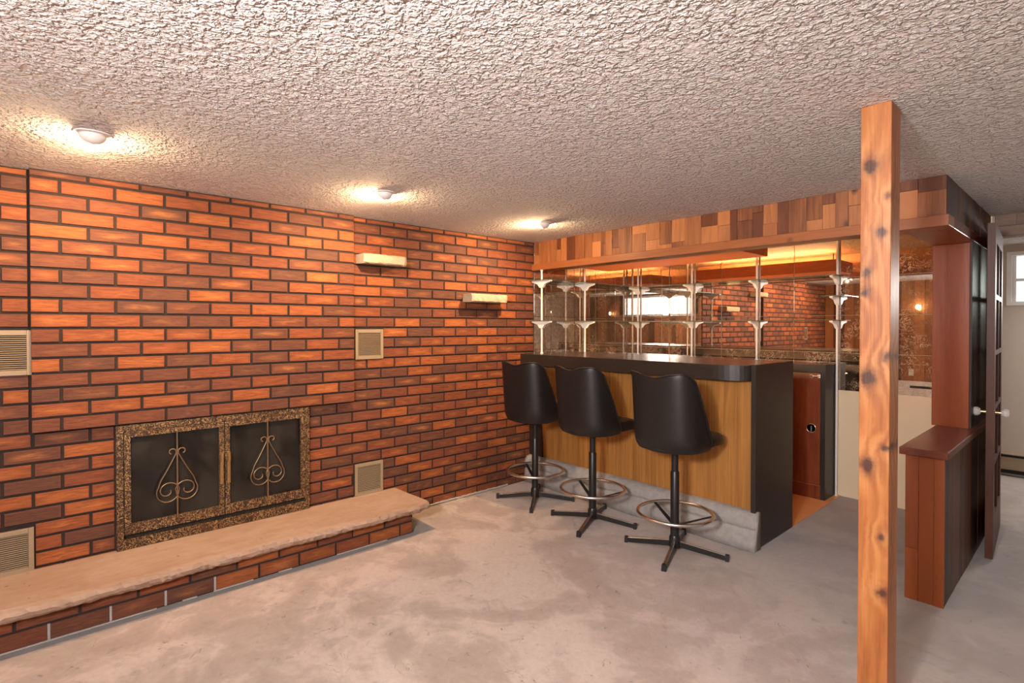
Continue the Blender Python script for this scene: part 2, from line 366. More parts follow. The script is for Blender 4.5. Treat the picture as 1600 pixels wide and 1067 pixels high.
def link(name, me, parent=None, loc=None):
    o = bpy.data.objects.new(name, me); COL.objects.link(o)
    if loc is not None: o.location = loc
    if parent is not None:
        o.parent = parent
        if parent.type == 'EMPTY' and parent.get('origin_local') is None:
            o.matrix_parent_inverse = Matrix.Translation(-Vector(parent.location)) if parent.rotation_euler.z == 0 else parent.matrix_basis.inverted()
    return o
def tag(o, label=None, cat=None, group=None, kind=None):
    if label: o['label'] = label
    if cat: o['category'] = cat
    if group: o['group'] = group
    if kind: o['kind'] = kind
    return o
def thing(name, label, cat, loc=(0, 0, 0), group=None, kind=None):
    o = bpy.data.objects.new(name, None); COL.objects.link(o); o.location = loc; o.empty_display_size = 0.1
    return tag(o, label, cat, group, kind)
def bevel(o, w, seg=2):
    m = o.modifiers.new('bevel', 'BEVEL'); m.width = w; m.segments = seg; m.limit_method = 'ANGLE'; return o

H = 2.138
# ------------------------------------------------------------------ setting: floor, ceiling, walls
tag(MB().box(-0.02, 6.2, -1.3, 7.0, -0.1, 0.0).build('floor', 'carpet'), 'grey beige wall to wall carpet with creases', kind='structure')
tag(MB().box(-0.02, 6.2, -1.3, 7.0, H, H + 0.1).build('ceiling', 'ceiling'), 'white stippled popcorn ceiling', kind='structure')
alc = tag(MB().box(0.0, 2.745, 3.50, 4.9, H - 0.012, H - 0.001).build('ceiling', 'alcove'), 'smooth tan ceiling board above the bar alcove', kind='structure')

# brick courses: z of joint k = ZJ - C*k ; pitch B along y
C_, B_ = 0.0726, 0.2184
ZS = 0.866                                # underside of the projecting chimney breast
JT = 0.0124
def brick_mesh(L, h, mat):
    """one brick lying in the y-z plane, face towards +x at x=0, back at x=-0.012"""
    mb = MB(); c = 0.0022; b = -0.012
    def ring(x, i): return [(x, i, i), (x, L - i, i), (x, L - i, h - i), (x, i, h - i)]
    vs = ring(b, 0) + ring(-c, 0) + ring(0, c)
    u = [(0, 0), (1, 0), (1, 1), (0, 1)]
    fs = [(8, 9, 10, 11)]; uv = [u]
    for base in (0, 4):
        for i in range(4):
            j = (i + 1) % 4; fs.append((base + i, base + j, base + 4 + j, base + 4 + i)); uv.append([u[i], u[j], u[j], u[i]])
    mb.add(vs, fs, False, uv); return mb
_bc = {}
def brick_me(L, h):
    k = (round(L, 4), round(h, 4))
    if k not in _bc:
        me = brick_mesh(L, h, None).mesh('brick'); me.materials.append(M['brick']); _bc[k] = me
    return _bc[k]
def row_bricks(y0, y1, off):
    """pieces (a, b) between y0 and y1 with joints at off + n*B_"""
    out = []; n = math.floor((y0 - off) / B_); a = y0
    while a < y1 - 0.004:
        n += 1; b = min(off + n * B_, y1)
        if b - a > 0.022: out.append((a, b))
        a = b
    return out
def cut(iv, holes, z0, z1):
    res = [iv]
    for (h0, h1, k0, k1) in holes:
        if z1 <= k0 + 0.012 or z0 >= k1 - 0.012: continue
        nr = []
        for (a, b) in res:
            if b <= h0 or a >= h1: nr.append((a, b)); continue
            if h0 - a > 0.03: nr.append((a, h0))
            if b - h1 > 0.03: nr.append((h1, b))
        res = nr
    return res
def lay(parent, items, limit=292):
    """items: (score, x, y0, y1, z0, z1); the `limit` best become single bricks, the rest one joined part"""
    items.sort(key=lambda t: -t[0]); rest = MB()
    for q, (sc, x, a, b, z0, z1) in enumerate(items):
        a2, b2, c2, d2 = a + JT / 2, b - JT / 2, z0 + JT / 2, z1 - JT / 2
        jx = random.uniform(-0.0012, 0.0012)
        if q < limit:
            o = link('brick', brick_me(b2 - a2, d2 - c2), parent, (x + jx, a2, c2))
        else:
            m = brick_mesh(b2 - a2, d2 - c2, None)
            rest.add([(p[0] + x + jx, p[1] + a2, p[2] + c2) for p in m.v], m.f, False, m.uv)
    if rest.v: tag(rest.build('far_bricks', 'brick_far', parent), kind='stuff')

# recessed brick wall (x = 0)
wall_left = tag(MB().box(-0.15, -0.009, -1.1, 4.93, 0.0, H).build('wall_left', 'mortar'), 'orange and brown brick wall with dark joints', kind='structure')
VENTS = [(-0.205, 0.004, 1.150, 1.365), (-0.205, 0.004, 0.203, 0.414), (1.662, 1.873, 1.153, 1.362), (1.655, 1.869, 0.203, 0.428)]
FRAME = (0.325, 1.333, 0.203, 0.866)
items = []
def score(y, z):
    d = (Vector((0, y, z)) - CAM)
    dep = d.dot(fw); u = 800 + FPX * d.dot(rt) / max(dep, 0.01)
    return (1000 / dep if dep > 0.2 else 0) * (1 if u > -30 else 0.01)
for r in range(0, 31):
    z1 = min(ZS + C_ * (18 - r) - C_, H) if r > 0 else H
    z1 = min(ZS + C_ * (17 - r + 1), H); z0 = max(ZS + C_ * (17 - r), 0.0)
    if z1 - z0 < 0.02: continue
    off = 0.112 if r % 2 else 0.003
    spans = [(-1.1, -0.004), (1.642, 3.387)] if z0 > ZS - 0.01 else [(-1.1, 3.387)]
    for (s0, s1) in spans:
        for (a, b) in row_bricks(s0, s1, off):
            if z1 < 0.16 and b < 1.9: continue
            for (c, d) in cut((a, b), VENTS + [FRAME], z0, z1):
                if z1 < 0.205 and d < 1.95: continue
                items.append((score((c + d) / 2, z0), 0.0, c, d, z0, z1))
lay(wall_left, items)
# projecting chimney breast
breast = tag(MB().box(-0.009, 0.029, 0.001, 1.637, ZS + 0.003, H).build('wall_chimney', 'mortar'), 'brick chimney breast projecting above the fireplace', kind='structure')
items = []
for r in range(0, 18):
    z1 = min(ZS + C_ * (17 - r + 1), H); z0 = ZS + C_ * (17 - r)
    y = 0.0
    seq = []
    if r % 2: seq.append((0.0, B_ / 2)); y = B_ / 2
    while y < 1.63: seq.append((y, min(y + B_, 1.638))); y += B_
    for (a, b) in seq: items.append((1, 0.038, a - (JT / 2 if a == 0 else 0), b + (JT / 2 if b > 1.63 else 0), z0, z1))
lay(breast, items)
# white mortar squeezed out at the foot of the wall
mb = MB(); y = 1.92; rr = random.Random(3)
while y < 3.06:
    L = rr.uniform(0.06, 0.16); n = 5
    mb.tube([(0.004 + rr.uniform(-.002, .003), y + L * i / n, 0.010 + rr.uniform(-.002, .003)) for i in range(n + 1)], 0.008, 6); y += L + 0.003
tag(mb.build('mortar_bead', 'mortar_white', wall_left), kind='stuff')

# walls behind the photographer, right and beyond the door
wb = tag(MB().box(-0.15, 6.1, -1.25, -1.112, 0, H).build('wall_front', 'black'), 'panelled wall behind the photographer', kind='structure')
x = 0.0; rb = random.Random(11); WIN = (2.65, 4.45, 1.66, 2.06)
while x < 6.0:
    w = rb.choice((0.10, 0.14, 0.18)); x2 = min(x + w, 6.0)
    if x2 > WIN[0] and x < WIN[1]:
        MB().box(x + .002, x2 - .002, -1.112, -1.10, 0.0, WIN[2]).build('panel_board', 'panel_wall', wb)
    else: MB().box(x + .002, x2 - .002, -1.112, -1.10, 0.0, H).build('panel_board', 'panel_wall', wb)
    x = x2
w2 = thing('window_2', None, None, (3.55, -1.1, 1.86), kind='structure')
MB().box(WIN[0], WIN[1], -1.110, -1.105, WIN[2], WIN[3]).build('pane', 'daylight_big', w2)
f = MB(); f.box(WIN[0] - .05, WIN[1] + .05, -1.105, -1.08, WIN[2] - .05, WIN[2]); f.box(WIN[0] - .05, WIN[1] + .05, -1.105, -1.08, WIN[3], WIN[3] + .05)
for xx in (WIN[0] - .05, 3.53, WIN[1]): f.box(xx, xx + .05, -1.105, -1.08, WIN[2], WIN[3])
f.build('window_frame', 'white_frame', w2)
tag(MB().box(6.0, 6.15, -1.25, 7.0, 0, H).build('wall_right', 'hall_paint'), 'plain painted side wall', kind='structure')
# wall with the mirrors (y = 4.9) and doorway
wk = tag(MB().box(-0.15, 2.94, 4.90, 5.0, 0, H).build('wall_back', 'beige_paint'), 'beige painted wall behind the bar, faced with mirror tiles', kind='structure')
tag(MB().box(3.75, 6.1, 4.90, 5.0, 0, H).box(2.94, 3.75, 4.92, 5.0, 2.06, H).build('wall_back', 'hall_paint'), 'painted wall beside and above the doorway', kind='structure')
tag(MB().box(2.4, 6.1, 6.75, 6.9, 0, 1.575).box(2.4, 2.845, 6.75, 6.9, 1.575, H).box(3.45, 6.1, 6.75, 6.9, 1.575, H).box(2.845, 3.45, 6.75, 6.9, 2.07, H).build('wall_hall', 'hall_paint'), 'pale wall of the next room seen through the doorway', kind='structure')
tag(MB().box(2.3, 2.4, 4.95, 6.9, 0, H).build('wall_hall', 'hall_paint'), 'side wall of the next room', kind='structure')

# ------------------------------------------------------------------ mirror tiles
def tiles(parent, u0, u1, z0, z1, place, pick):
    T = 0.325; u = u0; first = True
    us = [u0]; k = 0
    while True:
        nx = 0.039 + T * k; k += 1
        if nx <= u0 + 0.05: continue
        if nx >= u1 - 0.04: break
        us.append(nx)
    us.append(u1)
    zs = [z0]; z = z0
    while z + 0.305 < z1 - 0.04: z += 0.305; zs.append(z)
    zs.append(z1)
    rr = random.Random(5)
    for i in range(len(us) - 1):
        for j in range(len(zs) - 1):
            a, b, c, d = us[i] + .0008, us[i + 1] - .0008, zs[j] + .0008, zs[j + 1] - .0008
            mat = pick((a + b) / 2, (c + d) / 2)
            mb = MB(); ch = 0.002
            def P(u, v, w): return place(u, v, w)
            vs = [P(a, c, 0), P(b, c, 0), P(b, d, 0), P(a, d, 0), P(a, c, .003), P(b, c, .003), P(b, d, .003), P(a, d, .003),
                  P(a + ch, c + ch, .005), P(b - ch, c + ch, .005), P(b - ch, d - ch, .005), P(a + ch, d - ch, .005)]
            fs = [(8, 9, 10, 11), (3, 2, 1, 0)] + [(q + i2, q + (i2 + 1) % 4, q + 4 + (i2 + 1) % 4, q + 4 + i2) for q in (0, 4) for i2 in range(4)]
            mb.add(vs, fs); o = mb.build('mirror_tile', mat, parent)
            o.rotation_euler = (0, 0, 0)
tiles(wk, 0.006, 2.735, 0.862, H - 0.013, lambda u, v, w: (u, 4.90 - w, v), lambda u, v: 'mirror_veined' if (v < 1.165 or u > 1.99) else 'mirror')
tiles(wall_left, 3.392, 4.894, 0.862, H - 0.013, lambda u, v, w: (-0.009 + w, u, v), lambda u, v: 'mirror_veined' if v < 1.165 else 'mirror_murky')

# ------------------------------------------------------------------ bulkhead over the bar: staggered cedar boards
bk = thing('trim_1', None, None, (0, 3.387, 1.88), kind='structure')
tag(bk, 'cedar boarded bulkhead hanging from the ceiling above the bar')
MB().box(0.0, 2.918, 3.395, 3.49, 1.94, H).build('core', 'black', bk)
rb = random.Random(21); x = 0.0; ZB, ZT = 1.938, H
while x < 2.93:
    w = rb.choice((0.045, 0.065, 0.085, 0.10, 0.12)); x2 = min(x + w, 2.93)
    if 2.93 - x2 < 0.04: x2 = 2.93
    cuts = [ZB, ZT]
    if rb.random() < 0.5: cuts = [ZB, ZB + rb.uniform(0.03, 0.16), ZT]
    for a, b in zip(cuts[:-1], cuts[1:]):
        d = rb.uniform(0, 0.006)
        MB().box(x + .0006, x2 - .0006, 3.383 + d, 3.398, a + .0006, b - .0006, 0.0009).build('board', 'cedar', bk)
    x = x2
bevel(MB().box(0.0, 2.945, 3.358, 3.50, 1.882, 1.938).build('bottom_rail', 'cedar_trim', bk), 0.003)
MB().box(0.0, 2.745, 3.488, 3.502, 1.94, H).build('inner_board', 'cedar_inner', bk)
bs = thing('trim_2', None, None, (2.84, 3.5, 1.88), kind='structure')
tag(bs, 'side bulkhead of boards with painted-in shade above the half wall')
MB().box(2.757, 2.92, 3.502, 4.90, 1.94, H).build('core', 'black', bs)
y = 3.40
while y < 4.90:
    w = rb.choice((0.08, 0.10, 0.14)); y2 = min(y + w, 4.90)
    MB().box(2.92, 2.932 - rb.uniform(0, .003), y + .0006, y2 - .0006, 1.938, H, 0.0008).build('board', 'shaded_boards', bs); y = y2
MB().box(2.745, 2.757, 3.502, 4.90, 1.94, H).build('inner_board', 'cedar_inner', bs)
bevel(MB().box(2.745, 2.945, 3.502, 4.90, 1.882, 1.938).build('bottom_rail', 'red_cap', bs), 0.003)

# light valance hanging behind the bulkhead
lv = thing('light_valance', 'long reddish wooden light trough glowing above the bar', 'light fixture', (1.0, 3.9, 1.91))
f = MB(); f.box(0.27, 1.76, 3.66, 4.12, 1.908, 1.922); f.box(0.27, 1.76, 3.66, 3.675, 1.922, 2.02); f.box(0.27, 1.76, 4.105, 4.12, 1.922, 2.02)
f.box(0.27, 0.285, 3.675, 4.105, 1.922, 2.02); f.box(1.745, 1.76, 3.675, 4.105, 1.922, 2.02)
f.build('trough', 'valance', lv)
for yy in (3.84, 3.98):
    MB().tube([(0.36, yy, 2.0), (1.66, yy, 2.0)], 0.013, 12).build('fluorescent_tube', 'tube', lv)
for xx in (0.34, 1.66): MB().box(xx, xx + .02, 3.80, 4.02, 1.922, 2.0).build('lamp_holder', 'lamp_white', lv)
for xx in (0.4, 1.6): MB().tube([(xx, 3.70, 2.0), (xx, 3.70, H - .012)], 0.005, 6).build('hanger', 'black_metal', lv)

# ------------------------------------------------------------------ half wall, cap and panel at the right end of the bar
hw = thing('wall_half', None, None, (2.86, 3.31, 0), kind='structure')
tag(hw, 'low boarded half wall with red cap at the right end of the bar')
MB().box(2.80, 2.93, 3.325, 4.90, 0, 0.735).build('core', 'black', hw)
MB().box(2.787, 2.842, 3.31, 3.326, 0, 0.26, 0.001).build('board', 'red_boards', hw)
MB().box(2.787, 2.842, 3.309, 3.326, 0.262, 0.735, 0.001).build('board', 'red_boards', hw)
MB().box(2.843, 2.903, 3.311, 3.326, 0, 0.735, 0.001).build('board', 'red_boards', hw)
MB().box(2.904, 2.945, 3.309, 3.326, 0, 0.735, 0.001).build('board', 'red_boards', hw)
y = 3.327
while y < 4.90:
    w = rb.choice((0.07, 0.09, 0.13)); y2 = min(y + w, 4.90)
    MB().box(2.93, 2.944 - rb.uniform(0, .002), y + .0006, y2 - .0006, 0, 0.735, 0.0008).build('board', 'shaded_boards', hw)
    MB().box(2.788, 2.80, y + .0006, y2 - .0006, 0, 0.735, 0.0008).build('board', 'red_boards', hw); y = y2
bevel(MB().box(2.765, 2.962, 3.282, 4.90, 0.735, 0.772).build('cap', 'red_cap', hw), 0.004)
bevel(MB().box(2.745, 2.922, 4.15, 4.90, 0.772, 1.882).build('end_panel', 'red_wood', hw), 0.002)
y = 4.151
while y < 4.90:
    w = rb.choice((0.09, 0.13)); y2 = min(y + w, 4.90)
    MB().box(2.922, 2.934, y, y2 - .001, 0.772, 1.882, 0.0008).build('board', 'shaded_boards', hw); y = y2

# ------------------------------------------------------------------ wooden post
po = tag(bevel(MB().box(2.893, 2.982, 2.135, 2.250, 0, H).build('wooden_post', 'post'), 0.003), 'square knotty cedar post standing free from carpet to ceiling', 'post')

# ------------------------------------------------------------------ doorway, door, next room
dj = thing('trim_3', None, None, (2.95, 4.93, 0), kind='structure')
MB().box(2.936, 2.962, 4.90, 5.02, 0, 2.06).box(2.962, 2.978, 4.955, 4.985, 0, 2.04).build('jamb', 'door_wood', dj)
MB().box(3.742, 3.765, 4.90, 5.02, 0, 2.06).build('jamb', 'door_wood', dj)
bevel(MB().box(2.95, 3.80, 4.885, 5.02, 1.992, 2.062).build('lintel', 'header_wood', dj), 0.003)
xx = 2.95
while xx < 3.8:
    w = rb.choice((.05, .08, .11)); MB().box(xx, min(xx + w, 3.8) - .001, 4.90, 4.92, 2.064, H).build('board', 'header_wood', dj); xx += w
DA = math.atan2(4.19 - 4.945, 3.016 - 2.975)     # direction from hinge to latch edge
door = thing('door_1', None, None, (2.972, 4.948, 0), kind='structure'); door['origin_local'] = 1
tag(door, 'dark wooden glazed door standing open, seen edge on')
door.rotation_euler = (0, 0, DA)
def dpart(name, mb, mat, parent=door): return mb.build(name, mat, parent, (0, 0, 0))
Ld, Td = 0.757, 0.036
f = MB(); f.box(0, 0.10, -Td / 2, Td / 2, 0.012, 1.99); f.box(Ld - 0.10, Ld, -Td / 2, Td / 2, 0.012, 1.99)
f.box(0.10, Ld - .10, -Td / 2, Td / 2, 0.012, 0.24); f.box(0.10, Ld - .10, -Td / 2, Td / 2, 1.88, 1.99)
for zz in (0.55, 0.88, 1.21, 1.545): f.box(0.10, Ld - .10, -Td / 2, Td / 2, zz, zz + .03)
f.box(Ld / 2 - .015, Ld / 2 + .015, -Td / 2, Td / 2, 0.24, 1.88)
dpart('door_frame', f, 'door_wood')
for zz in (0.24, 0.58, 0.91, 1.24, 1.575):
    z2 = {0.24: 0.55, 0.58: 0.88, 0.91: 1.21, 1.24: 1.545, 1.575: 1.88}[zz]
    for (a, b) in ((0.10, Ld / 2 - .015), (Ld / 2 + .015, Ld - .10)):
        dpart('pane', MB().box(a, b, -.003, .003, zz, z2), 'shelfglass')
dpart('latch_plate', MB().box(Ld, Ld + .0015, -.012, .012, 0.76, 0.94).box(Ld + .0012, Ld + .003, -.005, .005, .84, .856), 'door_wood')
for sgn in (-1, 1):
    k = MB(); k.lathe([(0.010, sgn * Td / 2), (0.010, sgn * (Td / 2 + .028))], Ld - .06, 0.872, 12, 'y')
    st = dpart('knob_stem', k, 'brass_plain')
    k = MB(); pr = [(0.004, .026), (.017, .028), (.026, .040), (.027, .052), (.020, .064), (.002, .067)]
    k.lathe([(r, sgn * (Td / 2 + h)) for r, h in pr], Ld - .06, 0.872, 10, 'y', smooth=False)
    tag(dpart('door_knob', k, 'knob_glass'), 'faceted glass knob')

w1 = thing('window_1', None, None, (3.15, 6.75, 1.82), kind='structure')
f = MB(); X0, X1, Z0, Z1 = 2.845, 3.45, 1.575, 2.07
f.box(X0, X0 + .035, 6.74, 6.86, Z0 + .035, Z1 - .035); f.box(X1 - .035, X1, 6.74, 6.86, Z0 + .035, Z1 - .035); f.box(X0, X1, 6.74, 6.86, Z0, Z0 + .035); f.box(X0, X1, 6.74, 6.86, Z1 - .035, Z1)
f.box(X0 + .036, X0 + .06, 6.80, 6.83, Z0 + .036, Z1 - .036); f.box(X0 + .061, X1 - .036, 6.80, 6.83, 1.80, 1.825)
f.build('window_frame', 'white_frame', w1)
MB().box(X0, X1, 6.862, 6.868, Z0, Z1).build('pane', 'daylight', w1)
ht = thing('baseboard_heater', 'low beige baseboard heater along the wall of the next room', 'heater', (3.6, 6.72, 0))
MB().box(2.55, 4.8, 6.69, 6.75, 0.05, 0.205).build('cover', 'vent', ht)
MB().box(2.55, 4.8, 6.685, 6.70, 0.178, 0.198).build('air_slot', 'black', ht)
MB().box(2.55, 4.8, 6.683, 6.70, 0.030, 0.062).build('air_slot', 'black', ht)

# ------------------------------------------------------------------ hearth
he = thing('hearth', 'long low hearth with sandstone slab on two courses of brick', 'hearth', (0.2, 0.6, 0))
bm = bmesh.new(); rs = random.Random(2)
N = 170; y0, y1 = -1.1, 1.985; prof = []
def top_x(y): return 0.452 + 0.006 * math.sin(y * 5.1) + 0.004 * math.sin(y * 17)
rows = []
for i in range(N + 1):
    t = i / N; y = y0 + (y1 - y0) * t
    xf = top_x(y) - max(0, (y - 1.90)) * 0.25
    ztop = 0.206 + 0.001 * math.sin(y * 3)
    j = lambda a: rs.uniform(-a, a)
    ye = 0 if i < N else 1
    pts = [(0.003, y - 0.02 * ye, 0.150), (0.003, y - .02 * ye, ztop), (0.20, y - 0.012 * ye, ztop), (xf - 0.035, y, ztop + j(.001)), (xf - 0.008 + j(.003), y + j(.003), ztop - 0.004 + j(.002)),
           (xf + j(.005), y + j(.004), ztop - 0.024 + j(.004)), (xf - 0.006 + j(.006), y, ztop - 0.042 + j(.004)), (xf - 0.022 + j(.004), y, 0.150 + j(.003)), (0.30, y, 0.150)]
    rows.append([bm.verts.new(p) for p in pts])
for a, b in zip(rows[:-1], rows[1:]):
    for k in range(len(a)):
        k2 = (k + 1) % len(a); bm.faces.new((a[k], a[k2], b[k2], b[k]))
bm.faces.new(rows[0]); bm.faces.new(rows[-1][::-1])
mb = MB(); mb.bm(bm, False); sl = mb.build('slab', 'stone', he)
MB().box(0.003, 0.361, -1.1, 1.886, 0.0, 0.149).build('core', 'mortar', he)
rb2 = random.Random(9); wj = MB()
for row, (z0, z1, off, xf) in enumerate([(0.004, 0.078, 0.049, 0.37), (0.082, 0.150, -0.062, 0.366)]):
    for (a, b) in row_bricks(-1.1, 1.894, off):
        m = brick_me(b - a - .011, z1 - z0 - .006)
        link('brick', m, he, (xf + rb2.uniform(-.001, .001), a + .0055, z0 + .003))
        if row == 0 and b < 0.85: MB().box(0.358, 0.3668, b - .0048, b + .0048, z0, z1 - .002).build('white_joint', 'mortar_white', he)
    # end face bricks, turned towards the bar
    m = brick_me(0.17, z1 - z0 - .006)
    for q in range(2):
        o = link('brick', m, he, (0.363 - q * 0.175, 1.894, z0 + .003)); o.rotation_euler = (0, 0, PI / 2)
y = -1.1
while y < 1.88:
    L = rb2.uniform(.05, .2)
    if rb2.random() < .6: wj.tube([(0.371, y, .004), (0.372, min(y + L, 1.89), .004)], .0045, 5)
    y += L
tag(wj.build('mortar_bead', 'mortar_white', he), kind='stuff')

# fireplace screen
fs = thing('fireplace_screen', 'hammered brass fireplace screen with two glass doors and scrollwork', 'fireplace screen', (0.0, 0.83, 0.205))
MB().box(-0.0085, 0.002, 0.327, 1.331, 0.209, 0.862).build('firebox_liner', 'soot', fs)
f = MB()
f.box(0.0, 0.030, 0.325, 0.356, 0.209, 0.864, .002); f.box(0.0, 0.030, 1.304, 1.333, 0.209, 0.864, .002)
f.box(0.0, 0.030, 0.356, 1.304, 0.829, 0.864, .002); f.box(0.0, 0.030, 0.356, 1.304, 0.209, 0.262, .002)
f.build('outer_frame', 'brass', fs)
def fdoor(a, b, ga, gb, hy, cy):
    d = MB(); d.box(0.012, 0.040, a, ga, 0.288, 0.828, .002); d.box(0.012, 0.040, gb, b, 0.288, 0.828, .002)
    d.box(0.012, 0.040, ga, gb, 0.799, 0.828, .002); d.box(0.012, 0.040, ga, gb, 0.288, 0.342, .002)
    do = d.build('glass_door', 'brass', fs)
    MB().box(0.018, 0.022, ga - .003, gb + .003, 0.339, 0.802).build('pane', 'fireglass', do)
    s = MB(); X = 0.050
    s.tube([(X, cy, 0.338), (X, cy, 0.806)], 0.0042, 8)
    s.tube([(0.036, cy, .806), (X, cy, .812)], .004, 6); s.tube([(0.036, cy, .333), (X, cy, .336)], .004, 6)
    for sg in (-1, 1):
        pts = []
        # small curl at the top
        for i in range(12):
            an = PI * 1.25 - i / 11 * PI * 1.35; pts.append((cy + sg * (0.024 + 0.015 * math.cos(an - .2)), 0.694 + 0.015 * math.sin(an)))
        pts = [(cy + sg * (0.022 + 0.016 * math.cos(math.radians(a_))), 0.698 + 0.014 * math.sin(math.radians(a_))) for a_ in range(-70, 181, 25)]
        pts += [(cy + sg * (0.006), 0.688)]
        pts += [(cy + sg * (0.012), 0.672), (cy + sg * 0.050, 0.595), (cy + sg * 0.078, 0.545)]
        # big bowl, then inward spiral
        cx_, cz_ = 0.049, 0.481
        for i in range(40):
            ang = 35 - i * 15; tr = i * 15
            rad = 0.056 if tr < 220 else 0.056 - 0.044 * (tr - 220) / (585 - 220)
            oz = 0.0 if tr < 220 else 0.006 * (tr - 220) / 365
            rx = 1.0 if tr >= 220 else 0.93
            pts.append((cy + sg * (cx_ - 0.004 + rad * rx * math.cos(math.radians(ang))), cz_ + oz + rad * math.sin(math.radians(ang))))
        # smooth by Catmull-Rom
        P = [Vector((X, p[0], p[1])) for p in pts]; out = []
        for i in range(len(P) - 1):
            p0, p1, p2, p3 = P[max(i - 1, 0)], P[i], P[i + 1], P[min(i + 2, len(P) - 1)]
            for k in range(2):
                u = k / 2; out.append(0.5 * ((2 * p1) + (p2 - p0) * u + (2 * p0 - 5 * p1 + 4 * p2 - p3) * u * u + (3 * p1 - p0 - 3 * p2 + p3) * u ** 3))
        s.tube(out + [P[-1]], 0.0030, 6)
    s.build('scroll', 'brass_dull', do)
    h = MB(); h.box(0.040, 0.052, hy - .009, hy + .009, 0.47, 0.655, .003); h.box(0.052, 0.066, hy - .007, hy + .007, 0.60, 0.65, .003)
    h.build('handle', 'brass_plain', do)
    for zz in (0.38, 0.74): hg = MB(); hg.tube([(0.034, a + .004 if hy > cy else b - .004, zz - .03), (0.034, a + .004 if hy > cy else b - .004, zz + .03)], .006, 8); hg.build('hinge', 'brass_dull', do)
fdoor(0.358, 0.832, 0.386, 0.805, 0.816, 0.594)
fdoor(0.836, 1.302, 0.862, 1.273, 0.853, 1.069)

# vents
def vent(y0, y1, z0, z1, label):
    v = thing('wall_vent', label, 'vent', (0, (y0 + y1) / 2, z0), 'slatted vents in the brick wall')
    MB().box(-0.0085, 0.001, y0, y1, z0, z1).build('vent_back', 'vent_dark', v)
    f = MB(); b = 0.020
    f.box(0.0, .010, y0, y0 + b, z0, z1, .002); f.box(0.0, .010, y1 - b, y1, z0, z1, .002); f.box(0.0, .010, y0 + b, y1 - b, z0, z0 + b * 1.2, .002); f.box(0.0, .010, y0 + b, y1 - b, z1 - b * 1.2, z1, .002)
    f.build('vent_frame', 'vent', v)
    f = MB(); n = 17; za, zb = z0 + b * 1.2, z1 - b * 1.2
    for i in range(n):
        z = za + (zb - za) * (i + .5) / n; h = (zb - za) / n * .22
        f.prism([(.002, z + h), (.008, z - h * .6), (.008, z - h), (.002, z + h * .5)], y0 + b, y1 - b, 'y')
    tag(f.build('slats', 'vent', v), kind='stuff')
vent(*VENTS[0], 'upper beige slatted vent left of the chimney breast')
vent(*VENTS[1], 'lower beige slatted vent left of the fireplace, just above the hearth')
vent(*VENTS[2], 'upper beige slatted vent between fireplace and bar, below the stone ledge')
vent(*VENTS[3], 'lower beige slatted vent right of the fireplace, just above the hearth')

# stone ledges
def ledge(y0, y1, z0, z1, label, seed):
    rs = random.Random(seed); bm = bmesh.new(); n = 14; rows = []
    for i in range(n + 1):
        y = y0 + (y1 - y0) * i / n; e = 0.0
        j = lambda a: rs.uniform(-a, a)
        xf = 0.128 - (0.012 if i in (0, n) else 0)
        rows.append([bm.verts.new(p) for p in [(-.004, y, z0 + .004), (-.004, y, z1), (xf - .012, y, z1 + j(.001)), (xf + j(.003), y + j(.002), z1 - .010 + j(.003)), (xf + j(.003), y, (z0 + z1) / 2 + j(.005)), (xf - .004 + j(.003), y, z0 + .008 + j(.003)), (xf - .016, y, z0 + j(.002))]])
    for a, b in zip(rows[:-1], rows[1:]):
        for k in range(7): bm.faces.new((a[k], a[(k + 1) % 7], b[(k + 1) % 7], b[k]))
    bm.faces.new(rows[0]); bm.faces.new(rows[-1][::-1])
    m = MB(); m.bm(bm); tag(m.build('stone_ledge', 'stone_pale'), label, 'shelf', 'small stone ledges on the brick wall')
ledge(1.672, 2.002, 1.812, 1.878, 'pale stone ledge high on the brick wall beside the chimney breast', 1)
ledge(2.588, 2.960, 1.575, 1.643, 'pale stone ledge set lower on the brick wall near the bar', 2)

# ceiling spotlights
for i, (yy, lab) in enumerate([(0.186, 'round white ceiling spotlight nearest the left edge'), (1.49, 'round white ceiling spotlight in the middle of the row of three'), (2.79, 'round white ceiling spotlight closest to the bar')]):
    XS = (0.80, 0.735, 0.715)[i]
    s = thing('ceiling_spotlight', lab, 'light', (XS, yy, H), 'ceiling spotlights along the brick wall')
    MB().lathe([(0.062, H - .004), (0.062, H), ], XS, yy, 28).build('trim_ring', 'lamp_white', s)
    # hood: quarter-sphere shell, open towards the wall
    hd = MB(); n = 12; m_ = 8; vs = []
    for a in range(n + 1):
        ph = -PI * 0.52 + PI * 1.04 * a / n
        for b in range(m_ + 1):
            el = PI / 2 * b / m_; r_ = 0.045
            vs.append((XS + r_ * math.cos(ph) * math.cos(el) - 0.004, yy + r_ * math.sin(ph) * math.cos(el), H - 0.004 - 0.036 * math.sin(el)))
    hd.add(vs, [(a * (m_ + 1) + b, (a + 1) * (m_ + 1) + b, (a + 1) * (m_ + 1) + b + 1, a * (m_ + 1) + b + 1) for a in range(n) for b in range(m_)], True)
    ho = hd.build('hood', 'lamp_white', s); sm = ho.modifiers.new('s', 'SOLIDIFY'); sm.thickness = 0.003; sm.offset = -1
    MB().lathe([(0.001, H - .006), (0.020, H - .008), (0.022, H - .020), (0.012, H - .028), (0.001, H - .030)], XS - .012, yy, 14).build('bulb', 'spot_bulb', s)
    light('POINT', 'spotlight_lamp', (XS - 0.075, yy, H - 0.046), 9.0, (1.0, 0.66, 0.35), shadow_soft_size=0.012)
    light('SPOT', 'spotlight_beam', (XS - 0.05, yy, H - 0.036), 60, (1.0, 0.64, 0.34), (-0.05, yy - 0.05, 1.35), spot_size=math.radians(125), spot_blend=0.9, shadow_soft_size=0.015)

